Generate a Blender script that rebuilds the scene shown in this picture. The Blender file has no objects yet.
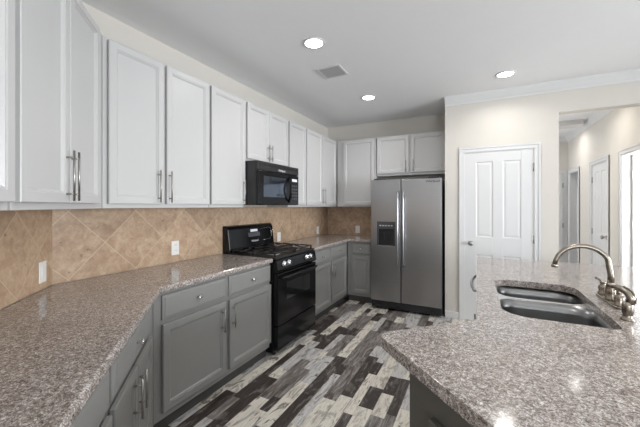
import bpy, bmesh, math, random
from mathutils import Vector, Matrix
from mathutils.geometry import tessellate_polygon
random.seed(7)
PI = math.pi
R2 = math.sqrt(0.5)
scene = bpy.context.scene
COL = scene.collection

# ------------------------------------------------------------------ camera
cam_d = bpy.data.cameras.new('camera')
cam = bpy.data.objects.new('camera', cam_d)
COL.objects.link(cam)
cam.location = (0, 0, 1.396)
cam.rotation_euler = (PI / 2, 0, 0.4727)
cam_d.sensor_fit = 'HORIZONTAL'
cam_d.sensor_width = 36
cam_d.lens = 36 * 309.8 / 640
cam_d.shift_y = -(213.5 - 205.7) / 640
cam_d.clip_start = 0.02
scene.camera = cam

# ------------------------------------------------------------------ world, exposure, large lights
scene.view_settings.view_transform = 'Standard'
scene.view_settings.look = 'None'
scene.view_settings.gamma = 1
scene.view_settings.use_curve_mapping = False
scene.view_settings.exposure = 0.0
world = bpy.data.worlds.new('sky')
scene.world = world
world.use_nodes = True
world.node_tree.nodes['Background'].inputs[0].default_value = (0.62, 0.78, 1.0, 1)
world.node_tree.nodes['Background'].inputs[1].default_value = 1.6


def area_light(name, loc, rot, sx, sy, power, color=(1, 1, 1), spread=PI, parent=None, shape='RECTANGLE'):
    d = bpy.data.lights.new(name, 'AREA')
    d.shape = shape
    d.size = sx
    if shape == 'RECTANGLE':
        d.size_y = sy
    d.energy = power
    d.color = color
    d.spread = spread
    o = bpy.data.objects.new(name, d)
    COL.objects.link(o)
    o.location = loc
    o.rotation_euler = rot
    o.parent = parent
    return o


# added unseen daylight lamps: invented living-room windows, bedroom and foyer
area_light('daylight_right', (5.12, 1.2, 1.45), (0, PI / 2, 0), 1.5, 2.7, 365, (0.93, 0.965, 1.0))
area_light('daylight_rear', (1.9, -3.12, 1.45), (PI / 2, 0, 0), 2.5, 1.5, 85, (0.93, 0.965, 1.0))
area_light('daylight_bedroom', (2.45, 4.36, 1.4), (PI / 2, 0, 0), 1.3, 1.4, 60, (0.95, 0.98, 1.0))  # added to brighten the doorway and hall; no window stands here
area_light('daylight_foyer', (-1.15, 6.55, 1.5), (0, -PI / 2, 0), 1.5, 1.3, 26, (0.97, 0.98, 1.0))  # added with the invented foyer to brighten the hall
CAN_POWER = 5.0
CAN_COLOR = (1.0, 0.97, 0.93)


# ------------------------------------------------------------------ materials
def srgb(r, g, b):
    def c(v):
        v /= 255
        return v / 12.92 if v <= 0.04045 else ((v + 0.055) / 1.055) ** 2.4
    return (c(r), c(g), c(b), 1)


class NT:
    def __init__(s, name):
        s.m = bpy.data.materials.new(name)
        s.m.use_nodes = True
        s.t = s.m.node_tree
        s.b = s.t.nodes['Principled BSDF']

    def n(s, typ, **kw):
        o = s.t.nodes.new(typ)
        for k, v in kw.items():
            setattr(o, k, v)
        return o

    def l(s, a, b):
        s.t.links.new(a, b)

    def put(s, sock, v):
        if hasattr(v, 'is_linked'):
            s.l(v, sock)
        else:
            sock.default_value = v

    def math(s, op, a, b=0.0, c=0.0):
        o = s.n('ShaderNodeMath', operation=op)
        s.put(o.inputs[0], a)
        s.put(o.inputs[1], b)
        s.put(o.inputs[2], c)
        return o.outputs[0]

    def obj(s):
        return s.n('ShaderNodeTexCoord').outputs['Object']

    def geo(s):
        return s.n('ShaderNodeNewGeometry').outputs['Position']

    def sep(s, v):
        o = s.n('ShaderNodeSeparateXYZ')
        s.l(v, o.inputs[0])
        return o.outputs

    def comb(s, x, y, z):
        o = s.n('ShaderNodeCombineXYZ')
        s.put(o.inputs[0], x)
        s.put(o.inputs[1], y)
        s.put(o.inputs[2], z)
        return o.outputs[0]

    def noise(s, vec, scale, detail=4, rough=0.6, dist=0.0):
        o = s.n('ShaderNodeTexNoise')
        s.l(vec, o.inputs['Vector'])
        o.inputs['Scale'].default_value = scale
        o.inputs['Detail'].default_value = detail
        o.inputs['Roughness'].default_value = rough
        o.inputs['Distortion'].default_value = dist
        return o.outputs['Fac']

    def vor(s, vec, scale):
        o = s.n('ShaderNodeTexVoronoi')
        s.l(vec, o.inputs['Vector'])
        o.inputs['Scale'].default_value = scale
        return o.outputs

    def ramp(s, fac, stops, interp='LINEAR'):
        o = s.n('ShaderNodeValToRGB')
        s.l(fac, o.inputs[0])
        e = o.color_ramp.elements
        o.color_ramp.interpolation = interp
        while len(e) < len(stops):
            e.new(0.5)
        for k, (p, c) in enumerate(stops):
            e[k].position = p
            e[k].color = c
        return o.outputs[0]

    def mix(s, fac, a, b, mode='MIX'):
        o = s.n('ShaderNodeMix', data_type='RGBA', blend_type=mode)
        s.put(o.inputs[0], fac)
        s.put(o.inputs[6], a)
        s.put(o.inputs[7], b)
        return o.outputs[2]

    def bump(s, h, strength=0.2, dist=0.002):
        o = s.n('ShaderNodeBump')
        o.inputs['Strength'].default_value = strength
        o.inputs['Distance'].default_value = dist
        s.l(h, o.inputs['Height'])
        s.l(o.outputs[0], s.b.inputs['Normal'])

    def scale(s, v, sx, sy, sz):
        o = s.n('ShaderNodeMapping')
        s.l(v, o.inputs[0])
        o.inputs['Scale'].default_value = (sx, sy, sz)
        return o.outputs[0]


def paint(name, col, rough=0.5, metal=0.0, var=0.03, scale=6.0, bump=0.0, coat=0.0, spec=0.5):
    n = NT(name)
    v = n.geo()
    f = n.noise(v, scale, 3)
    a = tuple(min(1, c * (1 - var)) for c in col[:3]) + (1,)
    b = tuple(min(1, c * (1 + var)) for c in col[:3]) + (1,)
    n.l(n.mix(f, a, b), n.b.inputs['Base Color'])
    n.b.inputs['Roughness'].default_value = rough
    n.b.inputs['Metallic'].default_value = metal
    n.b.inputs['Specular IOR Level'].default_value = spec
    if coat:
        n.b.inputs['Coat Weight'].default_value = coat
        n.b.inputs['Coat Roughness'].default_value = 0.05
    if bump:
        n.bump(n.noise(v, 160, 3), bump, 0.001)
    return n.m


def emis(name, col, strength):
    n = NT(name)
    n.b.inputs['Base Color'].default_value = (0.8, 0.8, 0.8, 1)
    n.b.inputs['Emission Color'].default_value = col
    n.b.inputs['Emission Strength'].default_value = strength
    return n.m


M = {}
M['wall'] = paint('beige_wall_paint', (0.65, 0.618, 0.568), 0.85, bump=0.15, var=0.02)
M['ceiling'] = paint('ceiling_paint', (0.86, 0.865, 0.875), 0.95, bump=0.2, var=0.015)
M['trimw'] = paint('white_trim_paint', (0.68, 0.68, 0.68), 0.4, var=0.01)
M['white'] = paint('white_cabinet_paint', (0.555, 0.55, 0.545), 0.33, var=0.01)
M['grey'] = paint('grey_cabinet_paint', (0.275, 0.272, 0.262), 0.35, var=0.03)
M['greydark'] = paint('dark_grey_island_paint', (0.095, 0.090, 0.078), 0.45)  # dark grey deepened to hold the shade on the island's near face
M['toe'] = paint('dark_toe_kick', (0.07, 0.068, 0.066), 0.6)
M['nickel'] = paint('brushed_nickel', (0.38, 0.37, 0.35), 0.30, 1.0)
M['chrome'] = paint('chrome', (0.82, 0.82, 0.82), 0.12, 1.0)
M['faucet'] = paint('warm_brushed_nickel', (0.31, 0.275, 0.23), 0.27, 1.0)
M['black'] = paint('black_enamel', (0.006, 0.006, 0.007), 0.16, spec=0.3)
M['blackmat'] = paint('black_cast_iron', (0.012, 0.012, 0.013), 0.45)
M['blackplastic'] = paint('black_plastic', (0.02, 0.02, 0.022), 0.35)
M['glassdark'] = paint('dark_oven_glass', (0.012, 0.012, 0.014), 0.05, coat=1.0)
M['mwglass'] = paint('reflective_oven_glass', (0.17, 0.20, 0.25), 0.06, 0.9)
M['ovglass'] = paint('smoked_oven_glass', (0.13, 0.13, 0.135), 0.05, 0.9)
M['burner'] = paint('aluminium_burner', (0.42, 0.42, 0.42), 0.4, 0.8)
M['plate'] = paint('white_plastic_plate', (0.82, 0.81, 0.78), 0.35)
M['slot'] = paint('outlet_slot_grey', (0.25, 0.24, 0.23), 0.6)
M['logo'] = paint('pale_silver_print', (0.6, 0.6, 0.62), 0.4)
M['logodark'] = paint('dark_silver_print', (0.07, 0.07, 0.08), 0.6)
M['ventdark'] = paint('dark_duct_gap', (0.10, 0.10, 0.10), 0.9)
M['ventgrey'] = paint('grey_vent_louvres', (0.42, 0.42, 0.42), 0.6)
M['darkgrey'] = paint('dark_grey_fridge_side', (0.05, 0.05, 0.055), 0.5)
M['display'] = emis('blue_display', (0.12, 0.25, 0.9, 1), 0.10)
M['lamp'] = emis('lamp_lens', (1.0, 0.97, 0.92, 1), 14.0)


def mat_steel(name, dark, light, rough, vertical=True, aniso=0.0):
    n = NT(name)
    v = n.obj()
    s = n.scale(v, 3, 3, 220) if vertical else n.scale(v, 200, 3, 3)
    f = n.noise(s, 1.5, 4)
    n.l(n.mix(f, dark, light), n.b.inputs['Base Color'])
    n.b.inputs['Metallic'].default_value = 1.0
    r = n.math('MULTIPLY_ADD', f, 0.12, rough - 0.06)
    n.l(r, n.b.inputs['Roughness'])
    return n.m


M['steel'] = mat_steel('brushed_stainless_steel', (0.36, 0.36, 0.365, 1), (0.45, 0.45, 0.455, 1), 0.30)
M['steelhandle'] = paint('satin_steel_handle', (0.45, 0.45, 0.46), 0.28, 1.0)
M['sinkrim'] = paint('bright_sink_rim', (0.62, 0.62, 0.62), 0.22, 1.0)  # sink steel lightened for the bright top of the divider
M['sink'] = paint('stainless_sink_steel', (0.25, 0.25, 0.25), 0.30, 1.0, var=0.05, scale=30)  # same steel darkened for the shade deep in the bowls


def mat_granite():
    n = NT('speckled_brown_granite')
    v = n.geo()
    big = n.noise(v, 7, 4, 0.6, 0.6)
    blot = n.noise(v, 34, 4, 0.65, 1.5)
    mid = n.noise(v, 95, 6, 0.82, 1.1)
    sm = n.noise(v, 230, 3, 0.7)
    base = n.ramp(mid, [(0.35, srgb(70, 62, 58)), (0.44, srgb(122, 112, 106)), (0.52, srgb(164, 155, 150)),
                        (0.61, srgb(222, 219, 216))])
    sp = n.ramp(sm, [(0.34, (0.50, 0.48, 0.47, 1)), (0.50, (0.98, 0.98, 0.98, 1)), (0.68, (1.28, 1.28, 1.28, 1))])
    c = n.mix(1.0, base, sp, 'MULTIPLY')
    bl = n.ramp(blot, [(0.36, (0.72, 0.69, 0.67, 1)), (0.50, (1.0, 1.0, 1.0, 1)), (0.64, (1.16, 1.15, 1.15, 1))])
    c = n.mix(1.0, c, bl, 'MULTIPLY')
    tone = n.ramp(big, [(0.3, (0.92, 0.91, 0.90, 1)), (0.7, (1.08, 1.08, 1.08, 1))])
    c = n.mix(1.0, c, tone, 'MULTIPLY')
    n.l(c, n.b.inputs['Base Color'])
    n.b.inputs['Roughness'].default_value = 0.11
    n.b.inputs['Specular IOR Level'].default_value = 0.6
    return n.m


M['granite'] = mat_granite()


def mat_tile(name, u0, v0=0.925, D=0.435):
    """travertine tiles laid as diamonds; local X runs along the wall, local Z up"""
    n = NT(name)
    x, y, z = n.sep(n.obj())
    u = n.math('DIVIDE', n.math('SUBTRACT', x, u0), D)
    w = n.math('DIVIDE', n.math('SUBTRACT', z, v0), D)
    p = n.math('ADD', u, w)
    q = n.math('SUBTRACT', u, w)
    fp, fq = n.math('FRACT', p), n.math('FRACT', q)
    ip, iq = n.math('FLOOR', p), n.math('FLOOR', q)

    def edge(f):
        return n.math('MINIMUM', f, n.math('SUBTRACT', 1.0, f))
    e = n.math('MINIMUM', edge(fp), edge(fq))
    wn = n.n('ShaderNodeTexWhiteNoise', noise_dimensions='2D')
    n.l(n.comb(ip, iq, 0), wn.inputs['Vector'])
    cell = wn.outputs['Value']
    shift = n.comb(n.math('MULTIPLY', cell, 9.0), 0, n.math('MULTIPLY', cell, 5.0))
    va = n.n('ShaderNodeVectorMath', operation='ADD')
    n.l(n.obj(), va.inputs[0])
    n.l(shift, va.inputs[1])
    cloud = n.noise(va.outputs[0], 7, 6, 0.62, 1.4)
    fine = n.noise(va.outputs[0], 45, 4, 0.7)
    pit = n.noise(va.outputs[0], 30, 2, 0.5)
    c = n.ramp(cloud, [(0.30, srgb(150, 120, 94)), (0.5, srgb(182, 154, 126)), (0.70, srgb(206, 184, 156))])
    c = n.mix(0.35, c, n.ramp(fine, [(0.3, srgb(144, 118, 98)), (0.7, srgb(204, 184, 164))]))
    c = n.mix(1.0, c, n.ramp(cell, [(0, (0.88, 0.87, 0.86, 1)), (1, (1.08, 1.07, 1.06, 1))]), 'MULTIPLY')
    c = n.mix(n.ramp(pit, [(0.70, (0, 0, 0, 1)), (0.74, (0.6, 0.6, 0.6, 1))]), c, srgb(112, 84, 64))
    g = n.ramp(e, [(0.0, (1, 1, 1, 1)), (0.004, (0.6, 0.6, 0.6, 1)), (0.010, (0, 0, 0, 1))])
    c = n.mix(g, c, srgb(206, 188, 164))
    n.l(c, n.b.inputs['Base Color'])
    n.b.inputs['Roughness'].default_value = 0.38
    n.bump(n.math('MINIMUM', e, 0.010), 0.4, 0.03)
    return n.m


def mat_floor():
    n = NT('mixed_tone_wood_planks')
    x, y, z = n.sep(n.geo())
    W = 0.088
    x = n.math('ADD', x, n.math('MULTIPLY', n.math('SINE', n.math('MULTIPLY', x, 24.0)), 0.014))
    row = n.math('FLOOR', n.math('DIVIDE', n.math('ADD', x, 0.03), W))
    fx = n.math('FRACT', n.math('DIVIDE', n.math('ADD', x, 0.03), W))
    w1 = n.n('ShaderNodeTexWhiteNoise', noise_dimensions='1D')
    n.l(row, w1.inputs['W'])
    h = w1.outputs['Value']
    L = n.math('MULTIPLY_ADD', h, 0.20, 0.26)
    # uneven lengths: a warp along the plank that differs from row to row
    ph = n.math('MULTIPLY', h, 37.0)
    yy = n.math('ADD', n.math('DIVIDE', y, L), ph)
    yy = n.math('ADD', yy, n.math('MULTIPLY', n.math('SINE', n.math('MULTIPLY', yy, 2.3)), 0.33))
    idx = n.math('FLOOR', yy)
    fy = n.math('FRACT', yy)
    w2 = n.n('ShaderNodeTexWhiteNoise', noise_dimensions='2D')
    n.l(n.comb(row, idx, 0), w2.inputs['Vector'])
    cell = w2.outputs['Value']
    cell2 = n.sep(w2.outputs['Color'])[1]
    v = n.comb(n.math('MULTIPLY_ADD', cell, 13.0, n.math('MULTIPLY', x, 16.0)),
               n.math('MULTIPLY_ADD', cell2, 11.0, n.math('MULTIPLY', y, 1.6)), 0)
    grain = n.noise(v, 3.0, 7, 0.72, 1.0)
    v2 = n.comb(n.math('MULTIPLY_ADD', cell, 5.0, n.math('MULTIPLY', x, 5.0)),
                n.math('MULTIPLY_ADD', cell2, 7.0, n.math('MULTIPLY', y, 1.4)), 3.0)
    blot = n.noise(v2, 3.0, 6, 0.68, 0.8)
    dark = n.ramp(grain, [(0.3, srgb(40, 35, 33)), (0.55, srgb(66, 58, 54)), (0.75, srgb(98, 90, 86))])
    mid = n.ramp(grain, [(0.34, srgb(78, 72, 68)), (0.5, srgb(124, 117, 112)), (0.66, srgb(176, 172, 169))])
    lite = n.ramp(grain, [(0.3, srgb(120, 116, 112)), (0.42, srgb(188, 186, 184)), (0.7, srgb(220, 218, 215))])
    crm = n.ramp(grain, [(0.26, srgb(120, 108, 94)), (0.40, srgb(212, 205, 193)), (0.7, srgb(238, 233, 222))])
    c = n.mix(n.math('GREATER_THAN', cell, 0.30), dark, mid)
    c = n.mix(n.math('GREATER_THAN', cell, 0.50), c, lite)
    c = n.mix(n.math('GREATER_THAN', cell, 0.68), c, crm)
    wear = n.ramp(blot, [(0.52, (0, 0, 0, 1)), (0.60, (0.65, 0.65, 0.65, 1))])
    c = n.mix(wear, c, mid)
    wear2 = n.ramp(blot, [(0.38, (0.8, 0.8, 0.8, 1)), (0.42, (0, 0, 0, 1))])
    c = n.mix(wear2, c, srgb(74, 66, 60))
    ex = n.math('MINIMUM', fx, n.math('SUBTRACT', 1.0, fx))
    ey = n.math('MULTIPLY', n.math('MINIMUM', fy, n.math('SUBTRACT', 1.0, fy)), 4.5)
    e = n.math('MINIMUM', ex, ey)
    gap = n.ramp(e, [(0.0, (0.55, 0.55, 0.55, 1)), (0.018, (0, 0, 0, 1))])
    c = n.mix(gap, c, srgb(40, 36, 34))
    n.l(c, n.b.inputs['Base Color'])
    n.b.inputs['Roughness'].default_value = 0.33
    n.bump(grain, 0.12, 0.002)
    return n.m


M['floor'] = mat_floor()


def mat_glass():
    n = NT('window_glass')
    g = n.n('ShaderNodeBsdfGlossy')
    g.inputs['Roughness'].default_value = 0.02
    tr = n.n('ShaderNodeBsdfTransparent')
    mx = n.n('ShaderNodeMixShader')
    fr = n.n('ShaderNodeFresnel')
    n.l(fr.outputs[0], mx.inputs[0])
    n.l(tr.outputs[0], mx.inputs[1])
    n.l(g.outputs[0], mx.inputs[2])
    n.l(mx.outputs[0], n.t.nodes['Material Output'].inputs[0])
    return n.m


M['glass'] = mat_glass()


# ------------------------------------------------------------------ mesh helpers
class MB:
    def __init__(s):
        s.bm = bmesh.new()

    def box(s, x0, x1, y0, y1, z0, z1, bev=0.0):
        vs = [s.bm.verts.new((x, y, z)) for z in (z0, z1) for y in (y0, y1) for x in (x0, x1)]
        F = [(0, 2, 3, 1), (4, 5, 7, 6), (0, 1, 5, 4), (2, 6, 7, 3), (1, 3, 7, 5), (0, 4, 6, 2)]
        fs = [s.bm.faces.new([vs[i] for i in f]) for f in F]
        if bev:
            es = list({e for f in fs for e in f.edges})
            bmesh.ops.bevel(s.bm, geom=es, offset=bev, segments=2, affect='EDGES', profile=0.5)
        return s

    def prism(s, poly, z0, z1):
        a = sum(poly[i][0] * poly[(i + 1) % len(poly)][1] - poly[(i + 1) % len(poly)][0] * poly[i][1] for i in range(len(poly)))
        if a < 0:
            poly = poly[::-1]
        lo = [s.bm.verts.new((x, y, z0)) for x, y in poly]
        hi = [s.bm.verts.new((x, y, z1)) for x, y in poly]
        n = len(poly)
        s.bm.faces.new(lo[::-1])
        s.bm.faces.new(hi)
        for i in range(n):
            s.bm.faces.new((lo[i], lo[(i + 1) % n], hi[(i + 1) % n], hi[i]))
        return s

    def prism_holes(s, outer, holes, z0, z1):
        loops = [outer] + holes
        flat = [p for lp in loops for p in lp]
        tris = tessellate_polygon([[Vector((x, y, 0)) for x, y in lp] for lp in loops])
        lo = [s.bm.verts.new((x, y, z0)) for x, y in flat]
        hi = [s.bm.verts.new((x, y, z1)) for x, y in flat]
        for t in tris:
            try:
                s.bm.faces.new([hi[i] for i in t])
                s.bm.faces.new([lo[i] for i in t][::-1])
            except ValueError:
                pass
        k = 0
        for lp in loops:
            n = len(lp)
            for i in range(n):
                a, b = k + i, k + (i + 1) % n
                s.bm.faces.new((lo[a], lo[b], hi[b], hi[a]))
            k += n
        bmesh.ops.recalc_face_normals(s.bm, faces=s.bm.faces[:])
        return s

    def tube(s, pts, r, seg=10, cap=True):
        """tube along 3D points; r a number or one per point"""
        pts = [Vector(p) for p in pts]
        rs = r if isinstance(r, (list, tuple)) else [r] * len(pts)
        rings = []
        up = None
        for i, p in enumerate(pts):
            d = (pts[min(i + 1, len(pts) - 1)] - pts[max(i - 1, 0)]).normalized()
            if up is None:
                up = Vector((0, 0, 1)) if abs(d.z) < 0.9 else Vector((1, 0, 0))
            a = (up - d * up.dot(d)).normalized()
            b = d.cross(a)
            up = a
            rings.append([s.bm.verts.new(p + (a * math.cos(t) + b * math.sin(t)) * rs[i])
                          for t in [2 * PI * k / seg for k in range(seg)]])
        for i in range(len(rings) - 1):
            for k in range(seg):
                f = s.bm.faces.new((rings[i][k], rings[i][(k + 1) % seg], rings[i + 1][(k + 1) % seg], rings[i + 1][k]))
                f.smooth = True
        if cap:
            s.bm.faces.new(rings[0][::-1])
            s.bm.faces.new(rings[-1])
        return s

    def lathe(s, prof, origin=(0, 0, 0), axis='Z', seg=24):
        """prof: list of (radius, height) from bottom to top"""
        O = Vector(origin)

        def P(r, h, t):
            c, q = r * math.cos(t), r * math.sin(t)
            if axis == 'Z':
                return O + Vector((c, q, h))
            if axis == 'Y-':
                return O + Vector((c, -h, q))
            return O + Vector((h, c, q))
        rings = []
        for r, h in prof:
            rings.append([s.bm.verts.new(P(max(r, 1e-5), h, 2 * PI * k / seg)) for k in range(seg)])
        for i in range(len(rings) - 1):
            for k in range(seg):
                f = s.bm.faces.new((rings[i][k], rings[i][(k + 1) % seg], rings[i + 1][(k + 1) % seg], rings[i + 1][k]))
                f.smooth = True
        s.bm.faces.new(rings[0][::-1])
        s.bm.faces.new(rings[-1])
        bmesh.ops.recalc_face_normals(s.bm, faces=s.bm.faces[:])
        return s

    def panel(s, x0, x1, z0, z1, yb, prof):
        """rectangular slab whose face looks to -Y; prof: (inset, y) rings from the back edge to the centre"""
        rings = []
        for ins, y in [(0, yb)] + list(prof):
            rings.append([s.bm.verts.new(p) for p in
                          ((x0 + ins, y, z0 + ins), (x1 - ins, y, z0 + ins), (x1 - ins, y, z1 - ins), (x0 + ins, y, z1 - ins))])
        s.bm.faces.new(rings[0][::-1])
        for i in range(len(rings) - 1):
            for k in range(4):
                s.bm.faces.new((rings[i][k], rings[i][(k + 1) % 4], rings[i + 1][(k + 1) % 4], rings[i + 1][k]))
        s.bm.faces.new(rings[-1])
        return s

    def build(s, name, mat, parent=None, loc=(0, 0, 0), rotz=0, bevel=0.0, smooth=False, segs=2, recalc=True):
        if recalc:
            bmesh.ops.recalc_face_normals(s.bm, faces=s.bm.faces[:])
        me = bpy.data.meshes.new(name)
        s.bm.to_mesh(me)
        s.bm.free()
        me.materials.append(mat)
        if smooth:
            for p in me.polygons:
                p.use_smooth = True
        o = bpy.data.objects.new(name, me)
        COL.objects.link(o)
        o.parent = parent
        o.location = loc
        o.rotation_euler = (0, 0, rotz)
        if bevel:
            b = o.modifiers.new('bevel', 'BEVEL')
            b.width = bevel
            b.segments = segs
            b.limit_method = 'ANGLE'
            b.angle_limit = math.radians(35)
        return o


def thing(name, label, cat, loc=(0, 0, 0), rotz=0, group=None):
    o = bpy.data.objects.new(name, None)
    o.empty_display_size = 0.1
    COL.objects.link(o)
    o.location = loc
    o.rotation_euler = (0, 0, rotz)
    return tag(o, label, cat, group)


def tag(o, label, cat, group=None):
    o['label'] = label
    o['category'] = cat
    if group:
        o['group'] = group
    return o


def struct(o, label=None):
    o['kind'] = 'structure'
    if label:
        o['label'] = label
    return o


def text_part(txt, size, mat, parent, loc, name='lettering', bold=0.0, shear=0.0):
    """raised lettering on a face that looks to local -Y"""
    cu = bpy.data.curves.new(name, 'FONT')
    cu.body = txt
    cu.size = size
    cu.extrude = 0.0008
    cu.offset = bold
    cu.shear = shear
    cu.align_x = 'CENTER'
    tmp = bpy.data.objects.new(name + '_curve', cu)
    COL.objects.link(tmp)
    bpy.context.view_layer.update()
    me = bpy.data.meshes.new_from_object(tmp)
    bpy.data.objects.remove(tmp)
    me.name = name
    me.materials.clear()
    me.materials.append(mat)
    o = bpy.data.objects.new(name, me)
    COL.objects.link(o)
    o.parent = parent
    o.location = loc
    o.rotation_euler = (PI / 2, 0, 0)
    return o


# ------------------------------------------------------------------ layout constants
XW = -2.322            # range wall
YB = 4.847             # back wall behind the fridge
YP = 4.18              # pantry wall
H = 2.74
WY = 0.936             # where the diagonal wall meets the range wall
DX = (R2, -R2)         # along the diagonal wall, coming towards the camera
T = 0.4142             # tan 22.5

# ------------------------------------------------------------------ structure
struct(MB().box(-3.2, 5.6, -3.4, 8.9, -0.1, 0.0).build('floor', M['floor']), 'floor of mixed grey, cream and dark wood planks')
struct(MB().box(-3.2, 5.6, -3.4, 8.9, H, H + 0.1).build('ceiling', M['ceiling']), 'smooth pale grey ceiling')
struct(MB().box(XW - 0.12, XW, WY, YB + 0.12, 0, H).build('wall_left', M['wall']), 'beige wall behind the range and its cabinets')
struct(MB().box(XW, -0.374, YB, YB + 0.12, 0, H).build('wall_back', M['wall']), 'beige wall behind the refrigerator')
# diagonal wall
e = 2.9
W0 = Vector((XW, WY))
W1 = W0 + Vector(DX) * e
struct(MB().prism([(W0.x, W0.y), (W1.x, W1.y), (W1.x - 0.085, W1.y - 0.085), (W0.x - 0.12, W0.y - 0.05), (W0.x - 0.12, W0.y)], 0, H)
       .build('wall_diagonal', M['wall']), 'beige wall running diagonally at the left')
struct(MB().box(W1.x - 0.1, W1.x, -3.1, W1.y, 0, H).build('wall_near', M['wall']))
# rear wall with opening for an invented window
x0, x1 = W1.x - 0.1, 5.12
wr = MB().box(x0, 0.6, -3.22, -3.1, 0, H).box(3.2, x1, -3.22, -3.1, 0, H).box(0.6, 3.2, -3.22, -3.1, 0, 0.7).box(0.6, 3.2, -3.22, -3.1, 2.2, H)
struct(wr.build('wall_rear', M['wall']))
wr = MB().box(5.0, 5.12, -3.1, -0.2, 0, H).box(5.0, 5.12, 2.6, YP, 0, H).box(5.0, 5.12, -0.2, 2.6, 0, 0.7).box(5.0, 5.12, -0.2, 2.6, 2.2, H)
struct(wr.build('wall_right', M['wall']))


def window(n, w, h, loc, rotz):  # unseen invented windows, added to let daylight in
    f = MB()
    f.box(0, w, -0.02, 0.05, 0, 0.05).box(0, w, -0.02, 0.05, h - 0.05, h).box(0, 0.05, -0.02, 0.05, 0.05, h - 0.05)
    f.box(w - 0.05, w, -0.02, 0.05, 0.05, h - 0.05).box(w / 2 - 0.03, w / 2 + 0.03, -0.01, 0.04, 0.05, h - 0.05)
    f.box(0.05, w - 0.05, 0.0, 0.03, h / 2 - 0.02, h / 2 + 0.02)
    o = struct(f.build('window_%d' % n, M['trimw'], None, loc, rotz), 'white framed living room window')
    MB().box(0.04, w - 0.04, 0.012, 0.018, 0.04, h - 0.04).build('window_pane', M['glass'], o)
    return o


window(1, 2.8, 1.5, (5.03, 2.6, 0.7), -PI / 2)
window(2, 2.6, 1.5, (3.2, -3.13, 0.7), PI)
window(3, 1.5, 1.5, (-1.23, 5.8, 0.7), PI / 2)  # foyer window, invented so daylight reaches the hall
# pantry wall: closet front with the door opening, then the header over the hall opening
DO0, DO1, DOH = -0.153, 0.558, 2.044
pw = MB().box(-0.374, DO0, YP, YP + 0.12, 0, H).box(DO1, 0.778, YP, YP + 0.12, 0, H).box(DO0, DO1, YP, YP + 0.12, DOH, H)
pw.box(0.778, 1.56, YP, YP + 0.12, 2.412, H)
pw.box(1.56, 5.0, YP, YP + 0.12, 0, H)
struct(pw.build('wall_pantry', M['wall']), 'cream wall with the pantry door and the hall opening')
struct(MB().box(-0.374, -0.274, YP + 0.12, YB + 0.12, 0, H).build('wall_fridge_side', M['wall']), 'narrow wall beside the refrigerator')
struct(MB().box(0.66, 0.778, YP + 0.12, 5.4, 0, H).build('wall_hall_left', M['wall']))
struct(MB().box(-1.3, 0.778, 5.4, 5.5, 0, H).build('wall_pantry_back', M['wall']))
struct(MB().box(-1.3, -1.2, 5.5, 5.8, 0, H).box(-1.3, -1.2, 7.3, 7.72, 0, H).box(-1.3, -1.2, 5.8, 7.3, 0, 0.7).box(-1.3, -1.2, 5.8, 7.3, 2.2, H).build('wall_foyer', M['wall']))  # invented foyer wall, added so the hall gets daylight
# hall right wall with two doorways and a closed door
HX = 1.56
A0, A1, AH = 6.86, 7.48, 2.02       # far doorway
B0, B1 = 5.50, 6.17                 # closed door
C0, C1 = 4.30, 5.06                 # near doorway (to the bedroom)
hw = MB()
for a, b in ((C1, B0), (B1, A0), (A1, 7.72)):
    hw.box(HX, HX + 0.12, a, b, 0, H)
for a, b in ((C0, C1), (B0, B1), (A0, A1)):
    hw.box(HX, HX + 0.12, a, b, AH, H)
struct(hw.build('wall_hall_right', M['wall']), 'cream hall wall with three doors')
struct(MB().box(-1.2, HX, 7.6, 7.72, 0, H).build('wall_hall_end', M['wall']), 'wall at the far end of the hall')
# side rooms behind the hall doors
sr = MB().box(HX + 0.12, 3.5, 5.2, 5.3, 0, H).box(3.5, 3.6, YP + 0.12, 5.3, 0, H)
struct(sr.build('wall_bedroom', M['trimw']))
sr = MB().box(HX + 0.12, 3.0, 6.5, 6.6, 0, H).box(3.0, 3.1, 6.5, 8.0, 0, H).box(HX + 0.12, 3.0, 7.9, 8.0, 0, H)
struct(sr.build('wall_bathroom', M['trimw']))


# crown mouldings: profile (distance from wall, height below ceiling)
CR = [(a_ * 0.68, h_ * 0.97) for a_, h_ in [(0, 0.105), (0.012, 0.105), (0.016, 0.088), (0.036, 0.070), (0.062, 0.040), (0.080, 0.022), (0.084, 0.012), (0.095, 0.010), (0.095, 0.0), (0, 0)]]


def crown(name, p, q, nrm, miter=(0, 0), label=None):
    """from p to q along a wall whose room side is nrm"""
    bm = bmesh.new()
    p, q = Vector((p[0], p[1], 0)), Vector((q[0], q[1], 0))
    d = (q - p).normalized()
    nv = Vector((nrm[0], nrm[1], 0))
    ends = []
    for P, mt in ((p, miter[0]), (q, miter[1])):
        ends.append([bm.verts.new(P + nv * a + d * (a * mt) + Vector((0, 0, H - h))) for a, h in CR])
    n = len(CR)
    for i in range(n):
        bm.faces.new((ends[0][i], ends[0][(i + 1) % n], ends[1][(i + 1) % n], ends[1][i]))
    bm.faces.new(ends[0][::-1])
    bm.faces.new(ends[1])
    mb = MB()
    mb.bm.free()
    mb.bm = bm
    return struct(mb.build(name, M['trimw']), label)


crown('trim_1', (-0.374, YP), (5.0, YP), (0, -1), (0.0, 0), 'white crown moulding over the pantry wall')
crown('trim_3', (HX, 7.6), (HX, YP + 0.12), (-1, 0), (0, 0), 'white crown moulding along the hall wall')
crown('trim_4', (0.778, 7.6), (HX, 7.6), (0, -1), (0, 0), 'white crown moulding at the end of the hall')
struct(MB().box(0.778, HX - 0.10, 6.15, 6.42, H - 0.07, H).build('trim_5', M['trimw'], bevel=0.004), 'white ceiling beam across the hall')

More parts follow.
